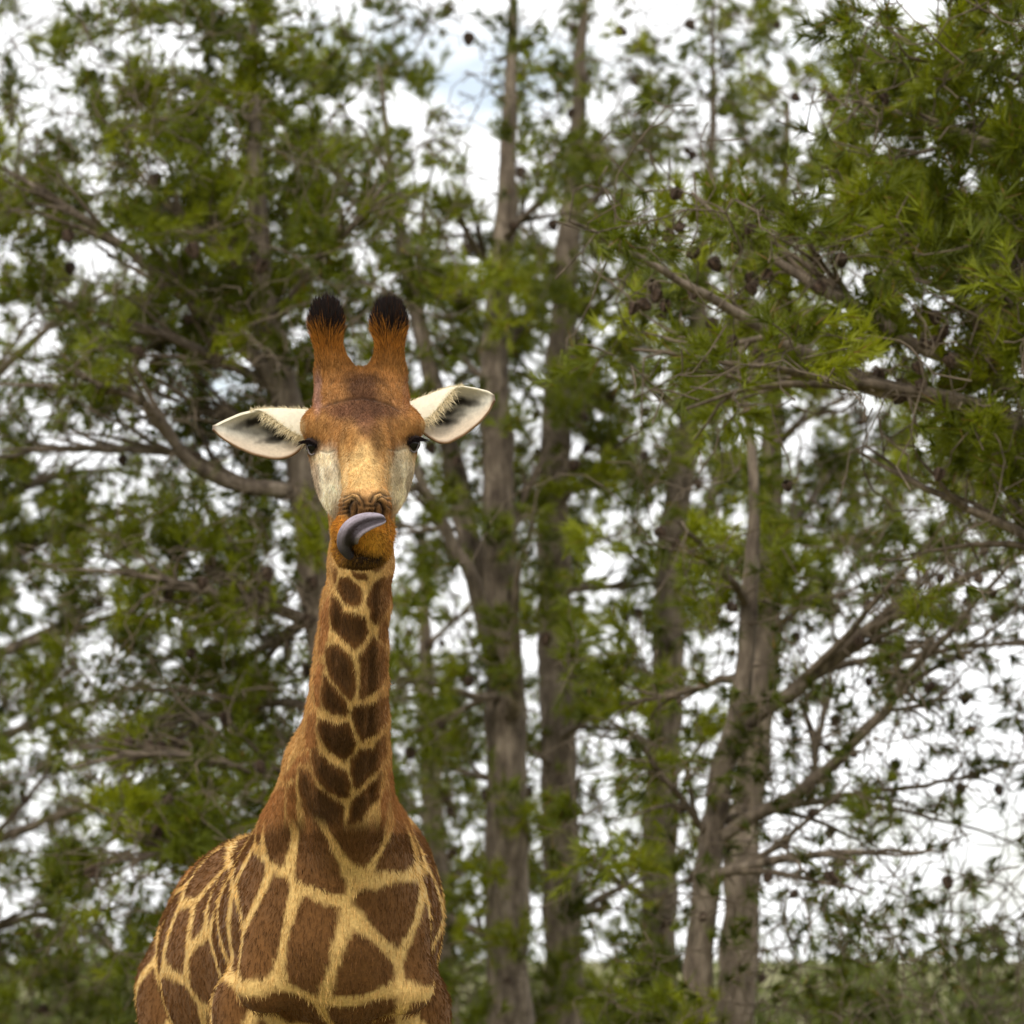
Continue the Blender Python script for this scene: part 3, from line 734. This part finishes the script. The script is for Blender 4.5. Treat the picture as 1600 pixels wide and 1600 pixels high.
POLY = """580,200 620,195 700,260 712,290 690,365 650,372 600,340 562,270|770,240 865,190 885,190 875,300 852,390 790,480 762,440 755,380 728,345|528,300 560,330 600,395 660,420 720,440 740,520 700,590 660,620 600,570 525,480 518,380
845,435 862,470 855,560 835,585 812,540 818,470|505,600 560,600 640,670 665,720 665,860 640,935 590,880 520,790 497,690|775,550 820,600 855,640 848,780 800,860 700,920 690,880 710,700 695,660|475,775 530,840 600,930 625,1000 600,1020 520,1000 470,950
680,960 760,955 845,900 870,900 850,1050 800,1120 710,1160 690,1140 655,1040 655,980|450,1040 540,1070 630,1070 670,1180 650,1250 600,1280 540,1240 460,1150 440,1090|700,1220 770,1220 840,1130 850,1130 840,1250 800,1330 690,1450 655,1430 640,1330 645,1280
415,1200 500,1290 580,1340 620,1360 640,1490 600,1515 500,1460 430,1370 400,1280|690,1490 790,1400 820,1350 800,1500 740,1570 700,1640 620,1660 640,1540|340,1330 390,1340 440,1440 560,1530 600,1570 590,1690 400,1690 330,1450
650,165 720,180 735,205 700,210 655,190|535,140 555,150 550,230 540,220|810,90 840,85 835,130 800,160 780,150"""
POLY_SIDE = """500,300 516,300 512,500 490,640 450,650 465,400|450,690 490,720 465,770 460,960 425,970 425,800|385,1000 440,980 428,1080 440,1180 400,1210 370,1200|330,1260 395,1210 398,1280 330,1310 315,1400 250,1400 240,1380
100,1700 110,1590 180,1480 250,1420 240,1700|260,1440 310,1400 325,1700 252,1700|833,1280 850,1400 825,1500 815,1700 850,1700 872,1500|850,1290 940,1460 990,1700 900,1700 872,1420"""
def polys(s): return [np.array([[380 + float(a.split(',')[0]) / 3.81, 850 + float(a.split(',')[1]) / 3.81] for a in q.split()]) for line in s.strip().splitlines() for q in line.split('|')]
def sd_poly(x, y, P_):
    d = seg_dist(x, y, np.vstack([P_, P_[:1]])); ins = np.zeros(len(x), bool)
    for (x0, y0), (x1, y1) in zip(P_, np.roll(P_, -1, 0)):
        c = (y0 > y) != (y1 > y); ins ^= c & (x < (x1 - x0) * (y - y0) / ((y1 - y0) if y1 != y0 else 1e-9) + x0)
    return np.where(ins, -d, d)
PF, PSD = polys(POLY), polys(POLY_SIDE)

def coat(v, n):
    x, y = proj(v); t = (D0 - v[:, 1]) * S0
    hd, nk = sd_head(v), sd_neck(v)
    x = x + 2.2 * vnoise(v, 55, 1) ; y = y + 2.2 * vnoise(v, 55, 2)
    n1 = vnoise(v, 40, 3); n2 = vnoise(v * [1, 1, .35], 150, 4); n3 = vnoise(v, 9, 6)
    # neck and body: dark patches between pale lines
    d = np.full(len(v), 99.0); ds = np.full(len(v), 99.0)
    for q in PF: d = np.minimum(d, sd_poly(x, y, q))
    for q in PSD: ds = np.minimum(ds, sd_poly(x, y, q))
    pale = C(202, 166, 104) * (1 + .10 * n2 + .06 * n1)[:, None]; dark = C(72, 47, 20) * (1 + .18 * n2 + .12 * n3)[:, None]; mid = C(148, 100, 56) * (1 + .12 * n2)[:, None]
    edge = C(198, 150, 104)
    k = smooth(2.4, -2.4, d - 1.8 + 1.2 * n2)[:, None]; ks = smooth(2.0, -2.0, ds + 1.0 * n2)[:, None]
    patch = dark + (C(112, 72, 32) - dark) * smooth(-9, -1, d)[:, None] * .55
    zone = ((n[:, 1] < -.05) & (y < 1262) & (y > 860))
    cf = pale * (1 - k) + patch * k
    cf = cf * (1 - ks) + mid * ks
    # elsewhere: cells
    seed = rng_seed
    vv = v * np.array([1, 1, .85])
    i1 = np.full(len(v), 9.0); i2 = np.full(len(v), 9.0)
    for s in seed:
        q = np.sqrt(((vv - s) ** 2).sum(1)); i2 = np.minimum(i2, np.maximum(i1, q)); i1 = np.minimum(i1, q)
    cell = i2 - i1 + .006 * n1
    kc = smooth(.016, .028, cell)[:, None]
    cb = pale * (1 - kc) + (dark * .7 + mid * .3) * kc
    leg = smooth(.95, .55, v[:, 2])[:, None]; cb = cb * (1 - leg) + C(205, 175, 125) * leg
    w = (smooth(.12, -.10, n[:, 1]) * smooth(1300, 1268, y))[:, None]
    cn = cb * (1 - w) + cf * w
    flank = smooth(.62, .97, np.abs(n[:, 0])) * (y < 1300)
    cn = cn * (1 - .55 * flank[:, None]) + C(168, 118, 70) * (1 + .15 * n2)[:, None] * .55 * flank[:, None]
    thr = smooth(905, 880, y)[:, None]; cn = cn * (1 - .3 * thr) + C(176, 140, 88) * .3 * thr
    # head
    c = np.tile(C(152, 106, 58), (len(v), 1)) * (1 + .15 * n2)[:, None]
    fr = smooth(.35, -.05, n[:, 1])
    for cx, cy, rx, ry, rgb, s in FACE:
        q = np.hypot((x - cx) / rx, (y - cy) / ry) + .10 * n1
        ww = (s * smooth(1.3, .40, q) * fr)
        if cy > 760 and abs(cx - 570) < 60: ww = ww * smooth(60, 110, t)
        elif cx < 530 or cx > 612: ww = ww * (t < 120)
        c = c * (1 - ww[:, None]) + C(*rgb) * (1 + .10 * n2)[:, None] * ww[:, None]
    for pts, wd, st in (([(538, 856), (552, 867), (572, 874), (592, 873)], 8.5, .97), ([(546, 806), (545, 794), (549, 785)], 4, .8), ([(597, 806), (599, 796), (595, 787)], 4, .8), ([(560, 808), (575, 806), (588, 808)], 3.5, .6)):  # shade of the mouth gap and nostril slits painted in as dark lines
        ww = st * np.exp(-(seg_dist(x, y, pts) / wd) ** 2) * fr * (t > 90); c = c * (1 - ww[:, None]) + C(26, 17, 12) * ww[:, None]
    oss = smooth(600, 570, y) * (np.abs(n[:, 1]) >= 0); c = c * (1 - .75 * oss[:, None]) + C(132, 88, 38) * (1 + .25 * n2)[:, None] * .75 * oss[:, None]
    tip = smooth(516, 500, y + 7 * n2 + 5 * n1); c = c * (1 - tip[:, None]) + C(34, 26, 24) * tip[:, None]
    c = c * (1 + .24 * vnoise(v * [1, 1, .45], 85, 21) + .20 * vnoise(v, 34, 22) * smooth(760, 700, y))[:, None]
    wh = smooth(-6 * U, 10 * U, nk - hd)[:, None]
    return np.clip(cn * (1 - wh) + c * wh, 0, 1)

# cell seeds scattered over the body surface
cand = vb[rng.permutation(len(vb))[:9000]] * np.array([1, 1, .85]); rng_seed = []
for q in cand:
    if all(((q - s) ** 2).sum() > .105 ** 2 for s in rng_seed): rng_seed.append(q)
    if len(rng_seed) > 260: break
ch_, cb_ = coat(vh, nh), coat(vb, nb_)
ch_ = ch_ * (1 - np.where(py > 760, .8, .55) * np.clip(groove, 0, 1) * (py > 600))[:, None]  # wrinkles darkened: the shade in the creases goes into the colour

sol = HP(540, 1430, -620)
giraffe = empty("giraffe", (sol[0], sol[1], 0), "giraffe facing forward with ears spread, curling its grey tongue over its upper lip", "giraffe")
V = np.vstack([vh, vb]); Fq = np.vstack([fh, fb + len(vh)]); Cc = np.vstack([ch_, cb_]); Nn = np.vstack([nh, nb_])
me = mesh_np("body", V, Fq, True, Cc)
obj("body", me, M_fur, giraffe, label="tan giraffe body with dark brown patches")

# ------------------------------------------------------------------ hair strands (single tapering blades)
def strands(root, dirn, length, width, colr, nrm, bend=.25):
    n = len(root); dirn = dirn / (np.linalg.norm(dirn, axis=1)[:, None] + 1e-9)
    view = root - CAM; view /= np.linalg.norm(view, axis=1)[:, None]
    rnd = view + rng.normal(0, .35, (n, 3))
    side_ = np.cross(dirn, rnd); side_ /= np.linalg.norm(side_, axis=1)[:, None] + 1e-9
    mid = root + dirn * (length * .55)[:, None]; tip = root + dirn * length[:, None] + (np.array([0, 0, -1.0]) * bend * length[:, None]) * .35
    w = width[:, None] / 2
    v = np.stack([root - side_ * w, root + side_ * w, mid + side_ * w * .75, mid - side_ * w * .75, tip], 1).reshape(-1, 3)
    b = np.arange(n)[:, None] * 5
    f = np.concatenate([b + np.array([[0, 1, 2]]), b + np.array([[0, 2, 3]]), b + np.array([[3, 2, 4]])], 0)
    return v, f, np.repeat(colr, 5, 0), np.repeat(nrm, 5, 0)

def hair_obj(name, parts, parent=None):
    vs_, fs_, cs_, ns_ = [], [], [], []; k = 0
    for v, f, c, n in parts:
        vs_.append(v); fs_.append(f + k); cs_.append(c); ns_.append(n); k += len(v)
    return obj(name, mesh_np(name, np.vstack(vs_), np.vstack(fs_), False, np.vstack(cs_), np.vstack(ns_)), M_hair, parent or giraffe, kind="stuff")

def jitcol(c, a=.22): return np.clip(c * (1 + rng.normal(0, a, (len(c), 1))), 0.002, 1)
def tangent(d, n): return d - np.einsum('ij,ij->i', d, n)[:, None] * n

parts = []
# short coat on the face
x, y = proj(vh); t = (D0 - vh[:, 1]) * S0
sel = np.where((nh[:, 1] < .35) & (groove < .35))[0]
sel = rng.choice(sel, min(len(sel), 46000), replace=False)
flow = np.tile([0, -.3, -1.0], (len(sel), 1)); flow[:, 0] = (x[sel] - 567) / 120
up = (y[sel] + rng.normal(0, 13, len(sel)) < 632); flow[up] = np.array([0, -.1, 1.0]); flow[up, 0] = (x[sel][up] - 567) / 90 * (y[sel][up] > 600)
d_ = tangent(flow, nh[sel]) + nh[sel] * .45 + rng.normal(0, .22, (len(sel), 3))
ln = rng.uniform(.004, .008, len(sel)); ln[(y[sel] < 600)] *= 1.5
ln[(y[sel] > 815) & (t[sel] > 90)] *= 1.3
parts.append(strands(vh[sel], d_, ln, rng.uniform(.0007, .0012, len(sel)), jitcol(ch_[sel]), nh[sel]))
# neck
xb, yb = proj(vb)
sel = np.where((nb_[:, 1] < .3) & (yb < 1560))[0]
sel = rng.choice(sel[sel < len(vn)], 60000)
rt = vb[sel] + tangent(rng.normal(0, .003, (len(sel), 3)), nb_[sel])
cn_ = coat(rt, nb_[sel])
d_ = tangent(np.tile([0, 0, -1.0], (len(sel), 1)), nb_[sel]) + nb_[sel] * .35 + rng.normal(0, .2, (len(sel), 3))
parts.append(strands(rt, d_, rng.uniform(.008, .014, len(sel)), rng.uniform(.0007, .0012, len(sel)), jitcol(cn_), nb_[sel]))
sel = np.where((nb_[:, 1] < .25) & (yb < 1620))[0]; sel = rng.choice(sel[sel >= len(vn)], 26000)
rt = vb[sel] + tangent(rng.normal(0, .007, (len(sel), 3)), nb_[sel])
d_ = tangent(np.tile([0, 0, -1.0], (len(sel), 1)), nb_[sel]) + nb_[sel] * .3 + rng.normal(0, .2, (len(sel), 3))
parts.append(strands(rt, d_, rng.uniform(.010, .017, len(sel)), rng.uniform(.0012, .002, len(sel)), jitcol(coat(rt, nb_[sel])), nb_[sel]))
hair_obj("coat_hair", parts)
# ossicone tufts
for x0, x1 in ((470, 555), (565, 650)):
    sel = np.where((y < 592) & (x > x0) & (x < x1) & (rng.random(len(y)) < smooth(592, 548, y)))[0]; sel = rng.choice(sel, min(6500, len(sel)), replace=False)
    q = smooth(560, 510, y[sel])
    d_ = np.tile([0, 0, 1.0], (len(sel), 1)) + nh[sel] * (.50 - .28 * q + .40 * np.exp(-((y[sel] - 530) / 18) ** 2))[:, None] + rng.normal(0, .12, (len(sel), 3))
    ln = .011 + .027 * q * rng.uniform(.45, 1.1, len(sel)); ln *= np.clip(1.15 - np.abs(x[sel] - (x0 + x1) / 2) / 60, .55, 1.1)
    cc = np.where((y[sel] + rng.normal(0, 8, len(sel)) + .35 * np.abs(x[sel] - (x0 + x1) / 2 - 6) < 525)[:, None], C(34, 27, 25), C(156, 100, 36)); dk = rng.random(len(sel)) < .12; cc[dk] = C(60, 34, 14); bl = smooth(540, 575, y[sel])[:, None]; cc = cc * (1 - bl) + ch_[sel] * bl
    hair_obj("ossicone_tuft", [strands(vh[sel], d_, ln, rng.uniform(.0008, .0014, len(sel)), jitcol(cc, .28), nh[sel], 0)])
# bristles on the lip
sel = np.where((y > 815) & (y < 882) & (t > 120) & (nh[:, 1] < .2))[0]; sel = rng.choice(sel, min(2600, len(sel)), replace=False)
d_ = nh[sel] * .8 + np.array([0, 0, -.35]) + rng.normal(0, .25, (len(sel), 3))
cc = np.where((rng.random(len(sel)) < .3)[:, None], C(104, 68, 24), C(198, 142, 54))
hair_obj("lip_bristles", [strands(vh[sel], d_, rng.uniform(.006, .012, len(sel)), rng.uniform(.0006, .001, len(sel)), jitcol(cc * (ch_[sel].mean(1) / .18).clip(.3, 1)[:, None]), nh[sel])])
# mane along the back of the neck
parts = []
for vv, nn, s_ in ((vb, nb_, 5200), (vh, nh, 800)):
    xx, yy = proj(vv); ctr = np.interp(yy, [a[1] for a in NECK], [a[0] for a in NECK])
    sel = np.where((nn[:, 1] > .8) & (np.abs(xx - ctr) < 16) & (yy > 640) & (yy < 1250) & (vv[:, 1] < 11.6))[0]
    if len(sel):
        sel = rng.choice(sel, s_); d_ = nn[sel] + np.array([0, 0, .35]) + rng.normal(0, .18, (len(sel), 3))
        parts.append(strands(vv[sel], d_, rng.uniform(.035, .06, len(sel)), rng.uniform(.001, .0018, len(sel)), jitcol(np.tile(C(104, 62, 32), (len(sel), 1))), nn[sel]))
if parts: hair_obj("mane", parts)

# ------------------------------------------------------------------ eyes with lashes
def ball(c, r, seg=24, rings=16):
    a = np.linspace(0, math.pi, rings + 1); b = np.arange(seg) / seg * 2 * math.pi
    A_, B_ = np.meshgrid(a, b, indexing='ij')
    v = np.stack([np.sin(A_) * np.cos(B_), np.sin(A_) * np.sin(B_), np.cos(A_)], -1).reshape(-1, 3) * r + c
    i = np.arange(rings)[:, None] * seg; j = np.arange(seg)[None]; j2 = (j + 1) % seg
    return v, np.stack([i + j, i + seg + j, i + seg + j2, i + j2], -1).reshape(-1, 4)
for ex, ey, s in ((487, 697, -1), (647, 693, 1)):
    eye = obj("eye", mesh_np("eye", *ball(HP(ex - s * 4, ey + 0, 35), 14 * U)), M_eye, giraffe, label="dark glossy eye")
    # pale lower rim and heavy dark upper lid
    u_ = np.linspace(0, 1, 14)[:, None]
    a_, b_, c_ = HP(ex + s * 7, ey + 0, 44), HP(ex + s * 3, ey + 24, 48), HP(ex - s * 9, ey + 6, 50)
    rimp = (1 - u_) ** 2 * a_ + 2 * u_ * (1 - u_) * b_ + u_ ** 2 * c_
    v, f = tube(rimp, .0017 * np.sin(np.linspace(.25, 2.9, 14)) + .0005, 8)
    obj("lower_eyelid", mesh_np("lower_eyelid", v, f, True, np.tile(C(104, 94, 92), (len(v), 1))), M_tongue, eye)
    a_, b_, c_ = HP(ex + s * 12, ey - 5, 36), HP(ex - s * 1, ey - 14, 56), HP(ex - s * 12, ey + 1, 54)
    lidp = (1 - u_) ** 2 * a_ + 2 * u_ * (1 - u_) * b_ + u_ ** 2 * c_
    v, f = tube(lidp, .0055 * np.sin(np.linspace(.3, 2.85, 14)) + .001, 8)
    obj("upper_eyelid", mesh_np("upper_eyelid", v, f, True, np.tile(C(44, 32, 28), (len(v), 1))), M_fur, eye)
    n_ = 260; w_ = rng.random(n_)[:, None]
    rt = (1 - w_) ** 2 * a_ + 2 * w_ * (1 - w_) * b_ + w_ ** 2 * c_ + rng.normal(0, .0012, (n_, 3))
    d_ = np.array([s * 1.0, -.75, -.12]) + rng.normal(0, .16, (n_, 3)) + np.array([0, 0, -.25]) * w_
    hair_obj("eyelashes", [strands(rt, d_, rng.uniform(.012, .026, n_) * (1.05 - .6 * w_[:, 0]), np.full(n_, .0011), np.tile(C(28, 20, 20), (n_, 1)), np.tile([0, -1., .3], (n_, 1)), .5)], eye)

# ------------------------------------------------------------------ ears
def ear(top, bot, fold, xb_, xt, sgn, streaks):
    nu, nv = 56, 40
    u = np.linspace(0, 1, nu) ** .9; xs = xb_ + (xt - xb_) * u
    srt = lambda a: (np.array(sorted(a))[:, 0], np.array(sorted(a))[:, 1])
    T_ = np.interp(xs, *srt(top)); B_ = np.interp(xs, *srt(bot)); Fo = np.interp(xs, *srt(fold)); Fo = np.maximum(Fo, T_)
    ksz = np.ones(5) / 5
    sm = lambda a: np.convolve(np.pad(a, 2, mode='edge'), ksz, 'valid')
    T_, B_, Fo = sm(T_), sm(B_), sm(Fo)
    Vv = np.zeros((nu, nv, 3)); par = np.zeros((nu, nv, 2)); nf = 12
    for i in range(nu):
        Hh = B_[i] - T_[i]; fl = Fo[i] - T_[i]
        dep = min(34, .48 * Hh) * (.35 + .65 * math.sin(math.pi * min(1, u[i] * .9 + .1)))
        tb = -8 + 14 * u[i]
        for j in range(nv):
            if j < nf:      # flap folded forward over the hollow
                k = j / nf; yy = Fo[i] + (T_[i] - Fo[i]) * k; tt2 = tb + min(14, fl * .55) * (1 - k ** 2) * .9; vv_ = -1 + k
            else:
                k = (j - nf) / (nv - 1 - nf); yy = T_[i] + Hh * k; tt2 = tb - dep * math.sin(math.pi * k ** .8) + 5 * k; vv_ = k
            Vv[i, j] = HP(xs[i], yy, tt2); par[i, j] = (u[i], vv_)
    v = Vv.reshape(-1, 3); par = par.reshape(-1, 2)
    i = np.arange(nu - 1)[:, None] * nv; j = np.arange(nv - 1)[None]
    f = np.stack([i + j, i + j + 1, i + nv + j + 1, i + nv + j], -1).reshape(-1, 4)
    pxx, pyy = proj(v); n1 = vnoise(v, 120, 8); n2 = vnoise(v, 45, 9)
    c = np.tile(C(204, 198, 182), (len(v), 1)) * (1 + .10 * n2)[:, None]
    low = smooth(.45, .95, par[:, 1])[:, None]; c = c * (1 - .45 * low) + C(206, 172, 136) * .45 * low
    for (cx, cy, rx, ry, ang, s) in streaks:  # dark streaks, plus the soft shade of the ear hollow painted in
        ca, sa = math.cos(ang), math.sin(ang); dx, dy = pxx - cx, pyy - cy
        q = np.hypot((dx * ca + dy * sa) / rx, (-dx * sa + dy * ca) / ry) + .18 * n1
        w = s * smooth(1.4, .40, q) * (par[:, 1] > .03); c = c * (1 - w[:, None]) + C(36, 32, 26) * w[:, None]
    fl = (par[:, 1] < .02)[:, None]; c = np.where(fl, C(224, 214, 190) * (1 + .06 * n2)[:, None], c)
    rim = smooth(.95, 1.0, par[:, 1])[:, None]; c = c * (1 - .8 * rim) + C(128, 92, 60) * .8 * rim
    tp = smooth(.94, 1.0, par[:, 0])[:, None]; c = c * (1 - .85 * tp) + C(80, 56, 38) * .85 * tp
    me = mesh_np("ear", v, f, True, c)
    o = obj("ear", me, M_ear, giraffe)
    sol_ = o.modifiers.new("thickness", 'SOLIDIFY'); sol_.thickness = .005; sol_.offset = 0
    # pale hair along the fold and the upper edge
    rt, d_, ln = [], [], []
    for i in range(nu):
        if Fo[i] - T_[i] > 3:
            for _ in range(26):
                q = Vv[i, 0] + rng.normal(0, .004, 3); rt.append(q); d_.append(np.array([sgn * .75, -.25, -.75]) + rng.normal(0, .45, 3)); ln.append(.006 + .024 * rng.random() ** 2)
        if u[i] < .62:
            for _ in range(10):
                q = Vv[i, nf] + rng.normal(0, .002, 3); rt.append(q); d_.append(np.array([sgn * .55, -.1, .8]) + rng.normal(0, .25, 3)); ln.append(.003 + .010 * rng.random() ** 2)
    rt, d_, ln = np.array(rt), np.array(d_), np.array(ln)
    hair_obj("ear_hair", [strands(rt, d_, ln, rng.uniform(.0006, .001, len(ln)), jitcol(np.tile(C(222, 206, 170), (len(ln), 1)), .12), np.tile([0, -.8, .6], (len(ln), 1)))], o)

ear(top=[(490,640),(478,641),(440,639),(405,640),(375,647),(350,658),(332,667)], bot=[(332,670),(340,679),(350,687),(370,699),(395,710),(425,717),(440,717),(455,713),(468,704),(478,692),(490,680)],
    fold=[(490,684),(475,684),(460,678),(445,668),(430,656),(416,646),(404,640),(332,600)], xb_=490, xt=332, sgn=-1,
    streaks=[(420,670,62,20,-.05,.42),(402,656,26,9,-.22,.98),(380,663,24,7,-.28,.6),(428,674,24,7,.35,.85),(436,684,30,9,-.25,.95),(460,684,24,8,.1,.9),(412,690,22,3,-.3,.25)])
ear(top=[(640,630),(652,624),(672,617),(695,608),(720,604),(745,608),(765,613),(773,620)], bot=[(640,664),(655,672),(668,682),(685,692),(700,693),(725,680),(750,660),(768,638),(773,622)],
    fold=[(640,662),(655,660),(665,657),(676,648),(690,631),(702,616),(712,605),(773,560)], xb_=640, xt=773, sgn=1,
    streaks=[(705,640,52,20,-.35,.42),(714,626,26,9,.12,.98),(738,630,22,6,.1,.6),(697,645,24,7,-.25,.9),(684,659,30,8,.05,.98),(672,655,18,7,-.5,.85),(715,650,20,3,.0,.25)])

# ------------------------------------------------------------------ tongue
TP = np.array([(562,868,150,9,5),(555,868,178,12,6),(548,861,206,14.5,6.5),(543,848,230,16.5,7),(547,833,243,17.5,7),(558,822,248,17,7),(573,815,247,15,6),(586,812,242,12,5),(595,811,236,9.5,4.5),(600,811,231,6,3.5),(602,811,228,1.5,1)], float)
w = np.column_stack([HP(TP[:, 0], TP[:, 1], TP[:, 2]), TP[:, 3] * U, TP[:, 4] * U]); s = spline(w, .0035)
tan = np.gradient(s[:, :3], axis=0); tan /= np.linalg.norm(tan, axis=1)[:, None]
nrm = np.tile([0.0, -1.0, .25], (len(s), 1)); nrm -= np.einsum('ij,ij->i', nrm, tan)[:, None] * tan; nrm /= np.linalg.norm(nrm, axis=1)[:, None]
bi = np.cross(tan, nrm)
th = np.linspace(0, 2 * math.pi, 40, endpoint=False); vv = []; cc = []
for i in range(len(s)):
    for a in th:
        cx, sx = math.cos(a), math.sin(a)
        trough = (1 - .95 * math.exp(-((cx * (1 if np.dot(bi[i], HP(576, 850, 235) - s[i, :3]) > 0 else -1) - .22) / .36) ** 2)) if sx > 0 else 1.0
        vv.append(s[i, :3] + bi[i] * (cx * s[i, 3]) + nrm[i] * (sx * s[i, 4] * .8 * trough + (.00055 * math.sin(cx * 24 + 1.2 * math.sin(i * .13)) * sx if sx > 0 else 0)))
        k = cx * (1 if np.dot(bi[i], HP(576, 850, 235) - s[i, :3]) > 0 else -1)
        dk = float(smooth(-.62, .02, k) * smooth(.92, .55, k)) if sx > 0 else .6
        dk = min(1, dk + .14 * max(0, math.sin(k * 21 + 2.5 * math.sin(i * .11))))
        base_ = C(150, 138, 148) * (1 - dk) + C(38, 24, 30) * dk
        fade = smooth(.66, .40, i / len(s)); base_ = base_ * (1 - .95 * fade) + C(22, 15, 17) * .95 * fade  # mouth shade painted onto the tongue's base
        cc.append(base_)
ns = len(th); i = np.arange(len(s) - 1)[:, None] * ns; j = np.arange(ns)[None]; j2 = (j + 1) % ns
f = np.stack([i + j, i + j2, i + ns + j2, i + ns + j], -1).reshape(-1, 4)
cc = np.array(cc); vv = np.array(vv); cc *= (1 + .12 * vnoise(vv, 160, 12) + .16 * vnoise(vv, 420, 13))[:, None]
obj("tongue", mesh_np("tongue", vv, f, True, cc), M_tongue, giraffe, label="glossy grey and purple tongue curled over the lip")
